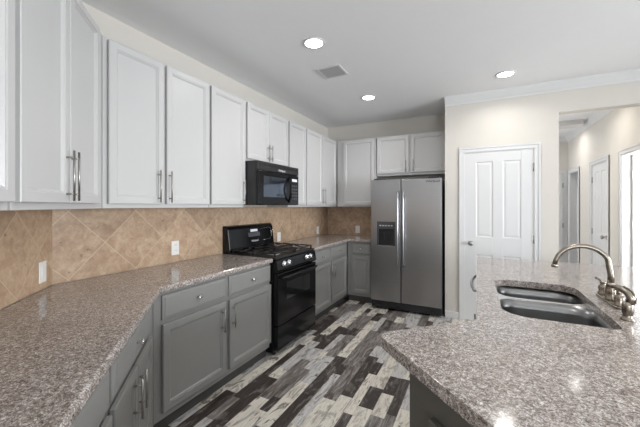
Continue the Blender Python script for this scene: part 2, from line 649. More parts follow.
BBP = 0.085
struct(MB().box(-0.374, -0.212, YP - 0.014, YP, 0, BBP).build('baseboard_pantry_left', M['trimw'], bevel=0.004), 'short white baseboard left of the pantry door')
struct(MB().box(0.63, 0.778, YP - 0.014, YP, 0, BBP).build('baseboard_pantry_right', M['trimw'], bevel=0.004))
struct(MB().box(HX - 0.014, HX, 5.14, 5.42, 0, BBP).build('baseboard_hall', M['trimw'], bevel=0.004))
struct(MB().box(HX + 0.0, 5.0, YP - 0.014, YP, 0, BBP).build('baseboard_living', M['trimw'], bevel=0.004))


def door_slab(mb, w, h, t=0.035, rows=((0.23, 0.81), (1.02, 1.93)), st=0.115, mid=0.10):
    """moulded door with two columns of panels, face to -Y, local x 0..w"""
    k = h / 2.04
    pw_ = (w - 2 * st - mid) / 2
    xs = [(st, st + pw_), (st + pw_ + mid, w - st)]
    zs = [(a * k, b * k) for a, b in rows]
    mb.box(0, w, -t + 0.010, -0.0005, 0, h)
    # stiles and rails stand proud of the core
    y0, y1 = -t, -t + 0.010
    mb.box(0, st, y0, y1, 0, h).box(w - st, w, y0, y1, 0, h).box(xs[0][1], xs[1][0], y0, y1, zs[0][0], zs[-1][1])
    for x0_, x1_ in xs:
        prev = 0
        for a, b in zs:
            mb.box(x0_, x1_, y0, y1, prev, a) if prev else None
            prev = b
    mb.box(st, w - st, y0, y1, 0, zs[0][0]).box(st, w - st, y0, y1, zs[-1][1], h)
    for x0_, x1_ in xs:
        for a, b in zs:
            mb.panel(x0_, x1_, a, b, y1, [(0.0, y0 + 0.0005), (0.010, y0 + 0.006), (0.018, y0 + 0.006), (0.034, y0 + 0.003), (0.036, y0 + 0.003)])
    return mb


def knob_set(parent, x, z, y=-0.035, mat='nickel', lever=False):
    mb = MB().lathe([(0.028, 0), (0.028, 0.006), (0.012, 0.010), (0.010, 0.03), (0.022, 0.036), (0.028, 0.048), (0.024, 0.060), (0.008, 0.064)],
                    (x, y, z), 'Y-')
    if lever:
        mb.tube([(x, y - 0.045, z), (x + 0.05, y - 0.05, z), (x + 0.10, y - 0.045, z - 0.005)], [0.012, 0.009, 0.007])
    return mb.build('door_knob', M[mat], parent)


def casing(w, h, t=0.057, th=0.018):
    """door casing boards round an opening 0..w, looks to -Y"""
    mb = MB()
    for a, b in ((-t, 0), (w, w + t)):
        mb.box(a, b, -th * 0.6, 0, 0, h + t)
    mb.box(0, w, -th * 0.6, 0, h, h + t)
    mb.box(-t, -t + 0.018, -th, 0, 0, h + t - 0.018).box(w + t - 0.018, w + t, -th, 0, 0, h + t - 0.018).box(-t, w + t, -th, 0, h + t - 0.018, h + t)
    return mb


def jamb(w, h, d=0.12, t=0.014):
    return MB().box(0, t, 0, d, 0, h).box(w - t, w, 0, d, 0, h).box(t, w - t, 0, d, h - t, h)


def hinge(parent, x, y, z):
    return MB().box(x - 0.012, x + 0.012, y - 0.003, y + 0.004, z - 0.045, z + 0.045).tube([(x, y - 0.006, z - 0.045), (x, y - 0.006, z + 0.045)], 0.006).build('hinge', M['nickel'], parent)


# pantry door
d1 = struct(casing(DO1 - DO0, DOH).build('door_1', M['trimw'], None, (DO0, YP, 0)), 'closed white four-panel pantry door')
jamb(DO1 - DO0, DOH).build('door_jamb', M['trimw'], d1)
sl = door_slab(MB(), 0.691, 2.022).build('door_slab', M['trimw'], d1, (0.010, 0.036, 0.008), bevel=0.0015)
knob_set(sl, 0.06, 0.935)
for z in (0.22, 1.01, 1.82):
    hinge(sl, 0.694, -0.036, z)

# hall end door, right edge in view
d2 = struct(casing(0.62, 2.03).build('door_2', M['trimw'], None, (0.86, 7.6, 0)), 'white door at the end of the hall')
sl = door_slab(MB(), 0.60, 2.0).build('door_slab', M['trimw'], d2, (0.01, -0.001, 0.01))
for z in (1.0, 1.78):
    hinge(sl, 0.602, -0.036, z)

# far doorway on hall wall, door ajar inwards
d3 = struct(casing(A1 - A0, AH).build('door_3', M['trimw'], None, (HX, A1, 0), -PI / 2), 'farthest open doorway on the hall wall')
jamb(A1 - A0, AH).build('door_jamb', M['trimw'], d3)
sl = door_slab(MB(), 0.58, 1.99).build('door_slab', M['trimw'], d3, (0.022, 0.125, 0.01), math.radians(58))
knob_set(sl, 0.52, 0.93)
# closed hall door
d4 = struct(casing(B1 - B0, AH).build('door_4', M['trimw'], None, (HX, B1, 0), -PI / 2), 'closed white panelled door on the hall wall')
jamb(B1 - B0, AH).build('door_jamb', M['trimw'], d4)
sl = door_slab(MB(), B1 - B0 - 0.03, 1.995).build('door_slab', M['trimw'], d4, (0.015, 0.04, 0.01), bevel=0.0015)
knob_set(sl, B1 - B0 - 0.09, 0.95, lever=False)
for z in (0.22, 1.0, 1.78):
    hinge(sl, -0.002, -0.036, z)
# near doorway with the door standing open into the bedroom
d5 = struct(casing(C1 - C0, AH).build('door_5', M['trimw'], None, (HX, C1, 0), -PI / 2), 'nearest hall doorway with its white door open')
jamb(C1 - C0, AH).build('door_jamb', M['trimw'], d5)
sl = door_slab(MB(), 0.71, 1.99).build('door_slab', M['trimw'], d5, (0.020, 0.088, 0.01), PI / 2, bevel=0.0015)
for z in (1.15, 1.76, 0.3):
    MB().box(-0.006, 0.03, -0.038, -0.0345, z - 0.045, z + 0.045).build('hinge', M['trimw'], sl)

# ------------------------------------------------------------------ backsplashes (tile skin on the walls)
ZB0, ZB1 = 0.914, 1.385
# range wall: local x -> +Y, mesh origin at (XW, 0)
MT_R = mat_tile('tile_range_wall', 1.457)
o = MB().box(WY, YB, -0.008 + 0.0, 0.0, ZB0, ZB1).build('trim_6', MT_R, None, (XW, 0, 0), PI / 2)
struct(o, 'tan stone tile backsplash laid as diamonds behind the range')
MT_B = mat_tile('tile_back_wall', -1.80)
o = MB().box(XW + 0.008, -1.32, -0.008, 0.0, ZB0, ZB1).build('trim_7', MT_B, None, (0, YB, 0), 0)
struct(o, 'tan stone tile backsplash left of the refrigerator')
# diagonal: local x runs towards the range wall; origin at W1; u of a vertex (-2.069,.683): distance from W1
uv = e - (Vector((-2.072, 0.686)) - W0).length
MT_D = mat_tile('tile_diagonal_wall', uv)
o = MB().box(0, e - 0.004, -0.008, 0.0, ZB0, ZB1).build('trim_8', MT_D, None, (W1.x, W1.y, 0), 0.75 * PI)
struct(o, 'tan stone tile backsplash on the diagonal wall')


# ------------------------------------------------------------------ cabinets
def bar_pull(parent, x, z0, z1, y0=-0.02, out=0.034):
    mb = MB().tube([(x, y0 - out, z0), (x, y0 - out, z1)], 0.0047, 12)
    for z in (z0 + 0.03, z1 - 0.03):
        mb.tube([(x, y0, z), (x, y0 - out, z)], 0.0045, 10)
    return mb.build('handle', M['nickel'], parent)


def small_knob(parent, x, z, y0=-0.02):
    return MB().lathe([(0.007, 0), (0.006, 0.012), (0.012, 0.018), (0.015, 0.023), (0.013, 0.029), (0.004, 0.031)], (x, y0, z), 'Y-', 16).build('knob', M['chrome'], parent)


def cab_door(parent, x0, x1, z0, z1, mat, stile=0.052):
    t = 0.025
    prof = [(0.0, -t + 0.003), (0.003, -t), (stile - 0.012, -t), (stile - 0.0105, -t + 0.004), (stile - 0.005, -t + 0.004),
            (stile + 0.004, -t + 0.013), (stile + 0.006, -t + 0.013)]
    return MB().panel(x0, x1, z0, z1, -0.007, prof).build('door', M[mat], parent, recalc=True)


def cab_drawer(parent, x0, x1, z0, z1, mat):
    t = 0.02
    prof = [(0.0, -t + 0.008), (0.004, -t + 0.005), (0.012, -t + 0.004), (0.018, -t), (0.019, -t)]
    d = MB().panel(x0, x1, z0, z1, -0.001, prof).build('drawer', M[mat], parent)
    small_knob(d, (x0 + x1) / 2, (z0 + z1) / 2)
    return d


UZ0, UZ1 = 1.380, 2.424


def upper(label, loc, rotz, body, doors, z0=UZ0, z1=UZ1, dz0=0.028, dz1=0.018, pull=None, group='white wall cabinets'):
    """body: footprint polygon in local xy; doors: (x0, x1, handle x or None)"""
    t = thing('wall_cabinet', label, 'cabinet', (loc[0], loc[1], z0), rotz, group)
    h = z1 - z0
    MB().prism(body, 0, h).build('body', M['white'], t, bevel=0.002)
    for x0, x1, hx in doors:
        d = cab_door(t, x0, x1, dz0, h - dz1, 'white')
        if hx is not None:
            L = 0.225 if h > 0.8 else 0.17
            bar_pull(d, hx, dz0 + 0.01, dz0 + 0.01 + L)
    return t


D = 0.303
FX = XW + 0.305          # face of the range-wall uppers, x = -2.017
P_u = Vector((FX, WY + 0.305 * T))   # where the face meets the diagonal face
g = 0.0035


def box_fp(w, d=D):
    return [(g, 0), (w - g, 0), (w - g, d), (g, d)]


# the run along the range wall; local x = Y - y0
y0 = P_u.y
w = 1.893 - y0
upper('tall white double-door wall cabinet left of the lone door beside the microwave', (FX, y0, 0), PI / 2,
      [(g, 0), (w - g, 0), (w - g, D), (-D * T + 2 * g, D)],
      [(1.090 - y0, 1.458 - y0, 1.458 - y0 - 0.045), (1.484 - y0, 1.878 - y0, 1.484 - y0 + 0.016)])
upper('white single-door wall cabinet touching the left side of the microwave', (FX, 1.893, 0), PI / 2, box_fp(0.437),
      [(0.010, 0.430, 0.398)])
upper('short white two-door wall cabinet directly above the microwave', (FX, 2.332, 0), PI / 2, box_fp(0.765),
      [(0.026, 0.372, 0.343), (0.378, 0.750, 0.396)], z0=1.832, dz0=0.026)
upper('white single-door wall cabinet just right of the microwave', (FX, 3.099, 0), PI / 2, box_fp(0.416),
      [(0.014, 0.402, None)])
upper('white double-door wall cabinet on the range wall nearest the back corner', (FX, 3.517, 0), PI / 2,
      [(g, 0), (1.003 - g, 0), (1.003 - g, D), (g, D)], [(0.013, 0.462, 0.435), (0.480, 0.950, 0.507)])
upper('white single-door wall cabinet in the back corner left of the refrigerator', (FX + 0.002, 4.544, 0), 0, box_fp(0.646, 0.300),
      [(0.117, 0.617, None)])
upper('short white two-door wall cabinet over the refrigerator', (-1.367, 4.544, 0), 0, box_fp(0.988, 0.300),
      [(0.015, 0.478, 0.445), (0.51, 0.968, 0.545)], z0=1.838, dz0=0.033)


# the diagonal run
def dpos(P, s):
    return (P.x + s * R2, P.y - s * R2, 0)


wd = 0.858
upper('tall white double-door wall cabinet set diagonally at the left', dpos(P_u, wd), 0.75 * PI,
      [(g, 0), (wd - g, 0), (wd + D * T - 2 * g, D), (g, D)],
      [(wd - 0.848, wd - 0.482, wd - 0.482 - 0.034), (wd - 0.476, wd - 0.105, wd - 0.476 + 0.010)])
upper('white wall cabinet cut off by the left edge of the photo', dpos(P_u, wd + 0.727), 0.75 * PI, box_fp(0.718),
      [(0.01, 0.352, None), (0.358, 0.708, None)])

BZ = 0.872


def base(label, loc, rotz, body, toe, drawers, doors, group='grey base cabinets', h=BZ):
    t = thing('base_cabinet', label, 'cabinet', (loc[0], loc[1], 0), rotz, group)
    MB().prism(body, 0.09, h).build('body', M['grey'], t, bevel=0.002)
    MB().prism(toe, 0, 0.09).build('toe_kick', M['toe'], t)
    for x0, x1 in drawers:
        cab_drawer(t, x0, x1, 0.700, 0.850, 'grey')
    for x0, x1, hx in doors:
        d = cab_door(t, x0, x1, 0.138, 0.672, 'grey')
        if hx is not None:
            bar_pull(d, hx, 0.458, 0.635)
    return t


BD = 0.598
BX = XW + 0.602          # face x = -1.72
P_b = Vector((BX, WY + 0.602 * T))


def bfp(w, d=BD, f=0.0):
    return [(g, f), (w - g, f), (w - g, d), (g, d)]


y0 = P_b.y
w = 2.342 - y0
KT = 0.04
base('grey base cabinet with two drawers and two doors left of the range', (BX, y0, 0), PI / 2,
     [(g, 0), (w - g, 0), (w - g, BD), (-BD * T + 2 * g, BD)],
     [(-KT * T + g, KT), (w - g, KT), (w - g, BD), (-BD * T + 2 * g, BD)],
     [(1.237 - y0, 1.765 - y0), (1.803 - y0, 2.333 - y0)], [(1.237 - y0, 1.765 - y0, 1.765 - y0 - 0.045), (1.803 - y0, 2.333 - y0, 1.803 - y0 + 0.028)])
y0 = 3.112
w = 4.245 - y0
base('grey base cabinet with two drawers and two doors right of the range', (BX, y0, 0), PI / 2,
     bfp(w), bfp(w, f=KT),
     [(0.030, 0.52), (0.555, 1.05)], [(0.030, 0.52, 0.50), (0.555, 1.05, 0.60)])
base('narrow darker grey base cabinet with one drawer and door beside the refrigerator', (BX + 0.003, 4.247, 0), 0,
     bfp(0.372, 0.597), bfp(0.372, 0.597, KT), [(0.075, 0.350)], [(0.075, 0.350, None)])

wd = 0.795
base('grey base cabinet with one wide drawer set diagonally at the lower left', dpos(P_b, wd), 0.75 * PI,
     [(g, 0), (wd - g, 0), (wd + BD * T - 2 * g, BD), (g, BD)],
     [(g, KT), (wd - g, KT), (wd + BD * T - 2 * g, BD), (g, BD)],
     [(0.012, wd - 0.13)], [(0.012, wd - 0.462, wd - 0.462 - 0.052), (wd - 0.456, wd - 0.13, wd - 0.456 + 0.022)])
base('grey base cabinet at the lower left edge of the photo', dpos(P_b, wd + 0.65), 0.75 * PI,
     bfp(0.648), bfp(0.648, f=KT), [(0.012, 0.632)], [(0.012, 0.318, None), (0.324, 0.632, None)])


# ------------------------------------------------------------------ countertops
def arc(cx, cy, r, a0, a1, n=6):
    return [(cx + r * math.cos(math.radians(a0 + (a1 - a0) * i / n)), cy + r * math.sin(math.radians(a0 + (a1 - a0) * i / n))) for i in range(n + 1)]


CT0, CT1 = 0.874, 0.914
gp = 0.0085   # clear of the tile skin
CO = 0.650
P_c = Vector((XW + CO, WY + CO * T))
q = dpos(P_c, 1.75)
wq = (q[0] - R2 * (CO - gp), q[1] - R2 * (CO - gp))
wc = (XW + gp, WY + gp * T)
poly = [(P_c.x, 2.330), (P_c.x, P_c.y), (q[0], q[1]), wq, wc, (XW + gp, 2.330)]
o = MB().prism(poly, CT0, CT1).build('countertop', M['granite'], bevel=0.012, segs=3)
tag(o, 'long brown speckled granite countertop bending diagonally at the left, ending at the range', 'countertop')
poly = [(P_c.x, 3.118), (P_c.x, YB - 0.655), (-1.345, YB - 0.655), (-1.345, YB - gp), (XW + gp, YB - gp), (XW + gp, 3.118)]
o = MB().prism(poly, CT0, CT1).build('countertop', M['granite'], bevel=0.012, segs=3)
tag(o, 'L-shaped granite countertop in the back corner between range and refrigerator', 'countertop')


# ------------------------------------------------------------------ island
def round_poly(pts, radii, n=5):
    out = []
    m = len(pts)
    for i in range(m):
        p = Vector(pts[i])
        a = (Vector(pts[i - 1]) - p).normalized()
        b = (Vector(pts[(i + 1) % m]) - p).normalized()
        r = radii[i] if isinstance(radii, (list, tuple)) else radii
        if r <= 0:
            out.append((p.x, p.y))
            continue
        half = a.angle(b) / 2
        tlen = r / math.tan(half)
        c = p + (a + b).normalized() * (r / math.sin(half))
        s0 = p + a * tlen - c
        s1 = p + b * tlen - c
        ang0 = math.atan2(s0.y, s0.x)
        ang1 = math.atan2(s1.y, s1.x)
        dd = (ang1 - ang0 + PI) % (2 * PI) - PI
        for k in range(n + 1):
            t = ang0 + dd * k / n
            out.append((c.x + r * math.cos(t), c.y + r * math.sin(t)))
    return out


IX1 = 1.25
outer = round_poly([(-0.018, 3.29), (-0.006, 1.475), (-0.343, 1.142), (0.66, 0.153), (IX1, 0.74), (IX1, 3.29)],
                   [0.02, 0.015, 0.05, 0.03, 0.03, 0.02])
hole = round_poly([(0.088, 2.352), (0.096, 1.598), (0.507, 1.598), (0.507, 2.352)],
                  [0.09, 0.11, 0.045, 0.10], 8)
o = MB().prism_holes(outer, [hole], CT0, CT1).build('countertop', M['granite'], bevel=0.010, segs=3)
tag(o, 'pale speckled granite island countertop with the sink cut into it', 'countertop')
# island cabinets
OX, OY = 0.2, 1.6
isl = thing('island_cabinet', 'dark grey island corner cabinet under the nearest granite corner', 'cabinet', (OX, OY, 0))


def loc2(p):
    return (p[0] - OX, p[1] - OY)


bodyp = [(-0.206, 1.062), (0.64, 0.216), (1.20, 0.776), (1.20, 1.53), (0.035, 1.53), (0.035, 1.303)]
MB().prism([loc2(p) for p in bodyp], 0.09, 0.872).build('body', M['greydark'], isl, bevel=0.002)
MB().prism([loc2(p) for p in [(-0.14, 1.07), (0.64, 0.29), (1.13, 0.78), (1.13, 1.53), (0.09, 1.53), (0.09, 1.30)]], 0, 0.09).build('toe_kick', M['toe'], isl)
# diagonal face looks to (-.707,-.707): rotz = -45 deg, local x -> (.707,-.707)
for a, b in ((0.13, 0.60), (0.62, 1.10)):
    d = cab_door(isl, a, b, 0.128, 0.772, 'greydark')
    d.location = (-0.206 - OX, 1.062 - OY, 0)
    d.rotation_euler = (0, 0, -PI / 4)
sb = thing('sink_cabinet', 'grey two-door base cabinet facing the range under the sink', 'cabinet', (0.035, 2.402, 0), -PI / 2)
mb = MB()
mb.box(0, 0.868, 0, 0.018, 0.09, 0.872).box(0, 0.016, 0.018, 0.60, 0.09, 0.60).box(0.852, 0.868, 0.018, 0.60, 0.09, 0.60).box(0.016, 0.852, 0.018, 0.60, 0.09, 0.108).box(0.016, 0.852, 0.588, 0.60, 0.108, 0.60)
mb.build('body', M['grey'], sb)
MB().box(0, 0.868, 0.05, 0.60, 0, 0.09).build('toe_kick', M['toe'], sb)
for a, b, hx in ((0.015, 0.43, 0.40), (0.44, 0.853, 0.47)):
    d = cab_door(sb, a, b, 0.128, 0.78, 'grey')
    bar_pull(d, hx, 0.55, 0.77)
o = MB().box(0.66, 1.20, 1.534, 3.26, 0, 0.872).build('half_wall', M['grey'], bevel=0.003)
tag(o, 'grey panelled half wall carrying the far side of the island counter', 'wall')
o = MB().box(0.035, 0.655, 3.045, 3.26, 0, 0.872).build('end_panel', M['grey'], bevel=0.003)
tag(o, 'grey end panel closing the island beyond the dishwasher', 'panel')

# dishwasher at the far end of the island
dw = thing('dishwasher', 'dark dishwasher with a bowed handle at the far end of the island', 'dishwasher', (0.035, 3.03, 0), -PI / 2)
MB().box(0, 0.60, 0.0, 0.57, 0.10, 0.865).build('body', M['blackplastic'], dw)
MB().box(0, 0.60, 0.05, 0.40, 0.0, 0.10).build('toe_kick', M['toe'], dw)
dd_ = MB().box(0.004, 0.596, -0.030, -0.001, 0.11, 0.86, 0.004).build('door', M['steel'], dw)
MB().tube([(0.04, -0.03, 0.79), (0.05, -0.062, 0.79), (0.18, -0.078, 0.79), (0.30, -0.082, 0.79), (0.42, -0.078, 0.79), (0.55, -0.062, 0.79), (0.56, -0.03, 0.79)],
          0.010, 12).build('handle', M['steelhandle'], dd_)

# ------------------------------------------------------------------ sink
snk = thing('sink', 'stainless steel double bowl sink set under the island granite', 'sink', (0.3, 1.96, CT0 - 0.001))


def rrect(x0, x1, y0, y1, r, n=6):
    return round_poly([(x0, y0), (x1, y0), (x1, y1), (x0, y1)], r, n)


def bowl(mb, x0, x1, y0, y1, r, depth):
    rings = []
    for ins, z, rr in ((0.0, -0.0005, r), (0.006, -0.05, r), (0.012, -depth + 0.035, r), (0.024, -depth + 0.010, r), (0.05, -depth, r * 0.8)):
        rings.append([mb.bm.verts.new((x, y, z)) for x, y in rrect(x0 + ins, x1 - ins, y0 + ins, y1 - ins, rr)])
    n = len(rings[0])
    for i in range(len(rings) - 1):
        for k in range(n):
            f = mb.bm.faces.new((rings[i][k], rings[i][(k + 1) % n], rings[i + 1][(k + 1) % n], rings[i + 1][k]))
            f.smooth = True
    mb.bm.faces.new(rings[-1])


bx0, bx1 = 0.104 - 0.3, 0.516 - 0.3
BB = []
for nm, ya, yb in (('bowl', 2.078, 2.362), ('bowl', 1.588, 2.046)):
    mb = MB()
    bowl(mb, bx0, bx1, ya - 1.96, yb - 1.96, 0.085, 0.20)
    b_ = mb.build(nm, M['sink'], snk, recalc=False)
    so = b_.modifiers.new('solid', 'SOLIDIFY')
    so.thickness = 0.0012
    so.offset = -1
    cx, cy = (bx0 + bx1) / 2, (ya + yb) / 2 - 1.96
    MB().lathe([(0.045, 0.0), (0.045, 0.003), (0.038, 0.004), (0.034, -0.0), (0.01, 0.0)], (cx, cy, -0.1985), 'Z').build('drain', M['chrome'], b_)
# flange with both bowl holes: a divider lies between them
mb = MB()
mb.prism_holes(rrect(bx0 - 0.035, bx1 + 0.02, 1.568 - 1.96, 2.382 - 1.96, 0.08),
               [rrect(bx0 - 0.002, bx1 + 0.002, 2.076 - 1.96, 2.364 - 1.96, 0.085)[::-1], rrect(bx0 - 0.002, bx1 + 0.002, 1.586 - 1.96, 2.048 - 1.96, 0.085)[::-1]], -0.0015, 0.0)
mb.build('rim', M['sinkrim'], snk)

# ------------------------------------------------------------------ faucet
fc = thing('faucet', 'brushed nickel gooseneck faucet with two lever handles behind the sink', 'faucet', (0.592, 2.05, CT1))
MB().prism(round_poly([(-0.028, -0.140), (0.028, -0.140), (0.028, 0.140), (-0.028, 0.140)], 0.028, 6), 0.0, 0.012).build('base_plate', M['faucet'], fc, bevel=0.004)
MB().lathe([(0.028, 0.010), (0.028, 0.02), (0.022, 0.028), (0.024, 0.045), (0.024, 0.062), (0.019, 0.072), (0.021, 0.078), (0.014, 0.086)]).build('hub', M['faucet'], fc)
pts = [(0, 0, 0.08), (0.0, 0, 0.135), (-0.006, 0, 0.175)]
for k in range(1, 12):
    a = math.radians(12 + k * 14.0)
    pts.append((-0.113 + 0.113 * math.cos(a), 0, 0.168 + 0.105 * math.sin(a)))
pts.append((-0.229, 0, 0.168))
MB().tube(pts, [0.0135] * 3 + [0.0125] * 4 + [0.0115] * 8, 16).build('spout', M['faucet'], fc)
MB().lathe([(0.013, -0.012), (0.015, -0.010), (0.015, 0.002), (0.012, 0.006)], (-0.229, 0, 0.165)).build('aerator', M['faucet'], fc)
for sgn in (1, -1):
    b_ = MB().lathe([(0.024, 0.010), (0.024, 0.018), (0.018, 0.026), (0.021, 0.044), (0.019, 0.056), (0.012, 0.062), (0.012, 0.068), (0.015, 0.073), (0.010, 0.080)],
                    (0, sgn * 0.108, 0)).build('handle', M['faucet'], fc)
    MB().tube([(0, sgn * 0.108, 0.073), (-0.012, sgn * 0.116, 0.084), (-0.026, sgn * 0.126, 0.094)], [0.006, 0.0055, 0.0075], 10).build('lever', M['faucet'], b_)
sp = thing('side_sprayer', 'brushed nickel side sprayer with a curved head in front of the faucet', 'sprayer', (0.560, 1.752, CT1))
MB().lathe([(0.024, 0), (0.024, 0.006), (0.017, 0.012), (0.016, 0.024), (0.019, 0.032), (0.020, 0.06), (0.017, 0.078)]).build('base', M['faucet'], sp)
MB().tube([(0.006, -0.003, 0.070), (0.009, -0.004, 0.095), (0.002, 0.002, 0.113), (-0.014, 0.012, 0.126), (-0.036, 0.028, 0.134), (-0.055, 0.042, 0.134)],
          [0.015, 0.015, 0.014, 0.013, 0.012, 0.010], 16).build('head', M['faucet'], sp)
MB().tube([(0.021, -0.010, 0.075), (0.022, -0.010, 0.10), (0.012, -0.004, 0.124), (-0.010, 0.010, 0.141)], [0.003, 0.004, 0.004, 0.003], 10).build('trigger', M['faucet'], sp)

# ------------------------------------------------------------------ range
RX = -1.655
rg = thing('gas_range', 'black gas range with cast iron grates between the grey cabinets', 'range', (RX, 2.348, 0), PI / 2)
RW = 0.756
RDp = abs(XW - RX) - 0.012
MB().box(0, RW, 0.03, RDp, 0.03, 0.895, 0.004).build('body', M['black'], rg)
ck = MB()
ck.box(0, RW, 0.0, RDp - 0.06, 0.897, 0.915, 0.005)
ck.build('cooktop', M['blackmat'], rg)
# slanted control panel
cp = MB()
prof = [(0.03, 0.775), (-0.012, 0.775), (-0.022, 0.800), (-0.004, 0.890), (0.03, 0.896)]
vl = [cp.bm.verts.new((0.0, y, z)) for y, z in prof]
vr = [cp.bm.verts.new((RW, y, z)) for y, z in prof]
for i in range(5):
    cp.bm.faces.new((vl[i], vl[(i + 1) % 5], vr[(i + 1) % 5], vr[i]))
cp.bm.faces.new(vl)
cp.bm.faces.new(vr[::-1])
cpo = cp.build('control_panel', M['black'], rg, bevel=0.004)
for x in (0.115, 0.195, 0.545, 0.625):
    kb = MB().lathe([(0.030, 0.0), (0.030, 0.004), (0.022, 0.006), (0.020, 0.026), (0.016, 0.029)], (x, -0.014, 0.845), 'Y-', 20).build('knob', M['chrome'], cpo)
    MB().lathe([(0.0315, 0.0), (0.0315, 0.003), (0.027, 0.005)], (x, -0.013, 0.845), 'Y-', 20).build('knob_ring', M['blackplastic'], kb)
    MB().box(x - 0.004, x + 0.004, -0.049, -0.0435, 0.828, 0.862).build('pointer', M['blackplastic'], kb)
od = MB().box(0.006, RW - 0.006, -0.018, 0.028, 0.285, 0.765, 0.006).build('oven_door', M['black'], rg)
MB().box(0.15, RW - 0.15, -0.0205, -0.017, 0.50, 0.665, 0.001).build('oven_window', M['ovglass'], od)
MB().tube([(0.05, -0.02, 0.725), (0.055, -0.052, 0.725), (0.10, -0.058, 0.725), (RW - 0.10, -0.058, 0.725), (RW - 0.055, -0.052, 0.725), (RW - 0.05, -0.02, 0.725)], 0.013, 14).build('handle', M['black'], od)
dr = MB().box(0.006, RW - 0.006, -0.016, 0.028, 0.055, 0.275, 0.006).build('drawer', M['black'], rg)
for x in (0.05, RW - 0.05):
    for y in (0.06, RDp - 0.08):
        MB().lathe([(0.018, 0), (0.018, 0.01), (0.010, 0.012), (0.010, 0.032)], (x, y, 0.0)).build('foot', M['blackplastic'], rg)
# backguard with sloping face
bg = MB()
yb = RDp
prof = [(yb, 0.90), (yb - 0.09, 0.90), (yb - 0.095, 0.95), (yb - 0.072, 1.15), (yb - 0.055, 1.180), (yb - 0.03, 1.188), (yb, 1.188)]
vl = [bg.bm.verts.new((0.0, y, z)) for y, z in prof]
vr = [bg.bm.verts.new((RW, y, z)) for y, z in prof]
for i in range(7):
    bg.bm.faces.new((vl[i], vl[(i + 1) % 7], vr[(i + 1) % 7], vr[i]))
bg.bm.faces.new(vl)
bg.bm.faces.new(vr[::-1])
bgo = bg.build('backguard', M['black'], rg, bevel=0.006)
tilt = math.atan2(0.023, 0.2)


def on_guard(x, z):
    return (x, yb - 0.095 + (z - 0.95) * 0.115 - 0.0012, z)


# touch panel, display and mark on the backguard
for (x0_, x1_, z0_, z1_, mt, nm) in ((0.30, 0.50, 1.055, 1.10, 'logodark', 'key_pad'), (0.34, 0.46, 1.108, 1.135, 'display', 'display')):
    mb = MB()
    a = [on_guard(x0_, z0_), on_guard(x1_, z0_), on_guard(x1_, z1_), on_guard(x0_, z1_)]
    fr_ = [mb.bm.verts.new(p) for p in a]
    bk_ = [mb.bm.verts.new((p[0], p[1] + 0.003, p[2])) for p in a]
    mb.bm.faces.new(fr_)
    mb.bm.faces.new(bk_[::-1])
    for i in range(4):
        mb.bm.faces.new((fr_[i], fr_[(i + 1) % 4], bk_[(i + 1) % 4], bk_[i]))
    mb.build(nm, M[mt], bgo)
# bright curved trim line on the right half of the guard
pp = []
for x, z in ((0.50, 1.125), (0.56, 1.135), (0.66, 1.14), (0.705, 1.135), (0.715, 1.10), (0.71, 1.03), (0.69, 1.01), (0.62, 1.005), (0.54, 1.0)):
    pp.append(on_guard(x, z))
MB().tube(pp, 0.0018, 6).build('trim_line', M['chrome'], bgo)
p_ = on_guard(0.40, 1.0)
tx = text_part('Whirlpool', 0.028, M['logo'], bgo, (p_[0], p_[1] - 0.0005, p_[2]), bold=0.0005)
tx.rotation_euler = (PI / 2 - tilt, 0, 0)
# burners and grates
for x, y, r in ((0.19, 0.16, 0.045), (0.57, 0.16, 0.038), (0.19, 0.42, 0.036), (0.57, 0.42, 0.045)):
    b_ = MB().lathe([(r + 0.022, 0.914), (r + 0.02, 0.918), (r, 0.920), (r, 0.928), (r - 0.006, 0.929)], (x, y, 0)).build('burner', M['burner'], rg)
    MB().lathe([(r - 0.004, 0.929), (r - 0.002, 0.933), (r - 0.006, 0.938), (0.006, 0.939)], (x, y, 0)).build('burner_cap', M['blackmat'], b_)
for gx in (0.03, 0.395):
    mb = MB()
    gw, gy0, gy1, gz = 0.335, 0.035, 0.545, 0.948
    t_ = 0.006

    def bar(xa, ya, xb, yb2, z=gz):
        mb.box(min(xa, xb) - t_, max(xa, xb) + t_, min(ya, yb2) - t_, max(ya, yb2) + t_, z - 0.006, z + 0.006)
    bar(gx, gy0, gx + gw, gy0)
    bar(gx, gy1, gx + gw, gy1)
    bar(gx, gy0, gx, gy1)
    bar(gx + gw, gy0, gx + gw, gy1)
    bar(gx, (gy0 + gy1) / 2, gx + gw, (gy0 + gy1) / 2)
    for by in (0.16, 0.42):
        bx = 0.19 if gx < 0.2 else 0.57
        for sx, sy in ((1, 0), (-1, 0), (0, 1), (0, -1)):
            ex = (gx + gw if sx > 0 else gx) if sx else bx
            ey = by + sy * 0.125 if sy else by
            mb.tube([(ex, ey, gz), (bx + sx * 0.045, by + sy * 0.045, gz + 0.008), (bx + sx * 0.02, by + sy * 0.02, gz + 0.010)], 0.006, 6)
    for fx_, fy_ in ((gx, gy0), (gx + gw, gy0), (gx, gy1), (gx + gw, gy1), (gx, (gy0 + gy1) / 2), (gx + gw, (gy0 + gy1) / 2)):
        mb.box(fx_ - 0.007, fx_ + 0.007, fy_ - 0.007, fy_ + 0.007, 0.915, gz)
    mb.build('grate', M['blackmat'], rg)

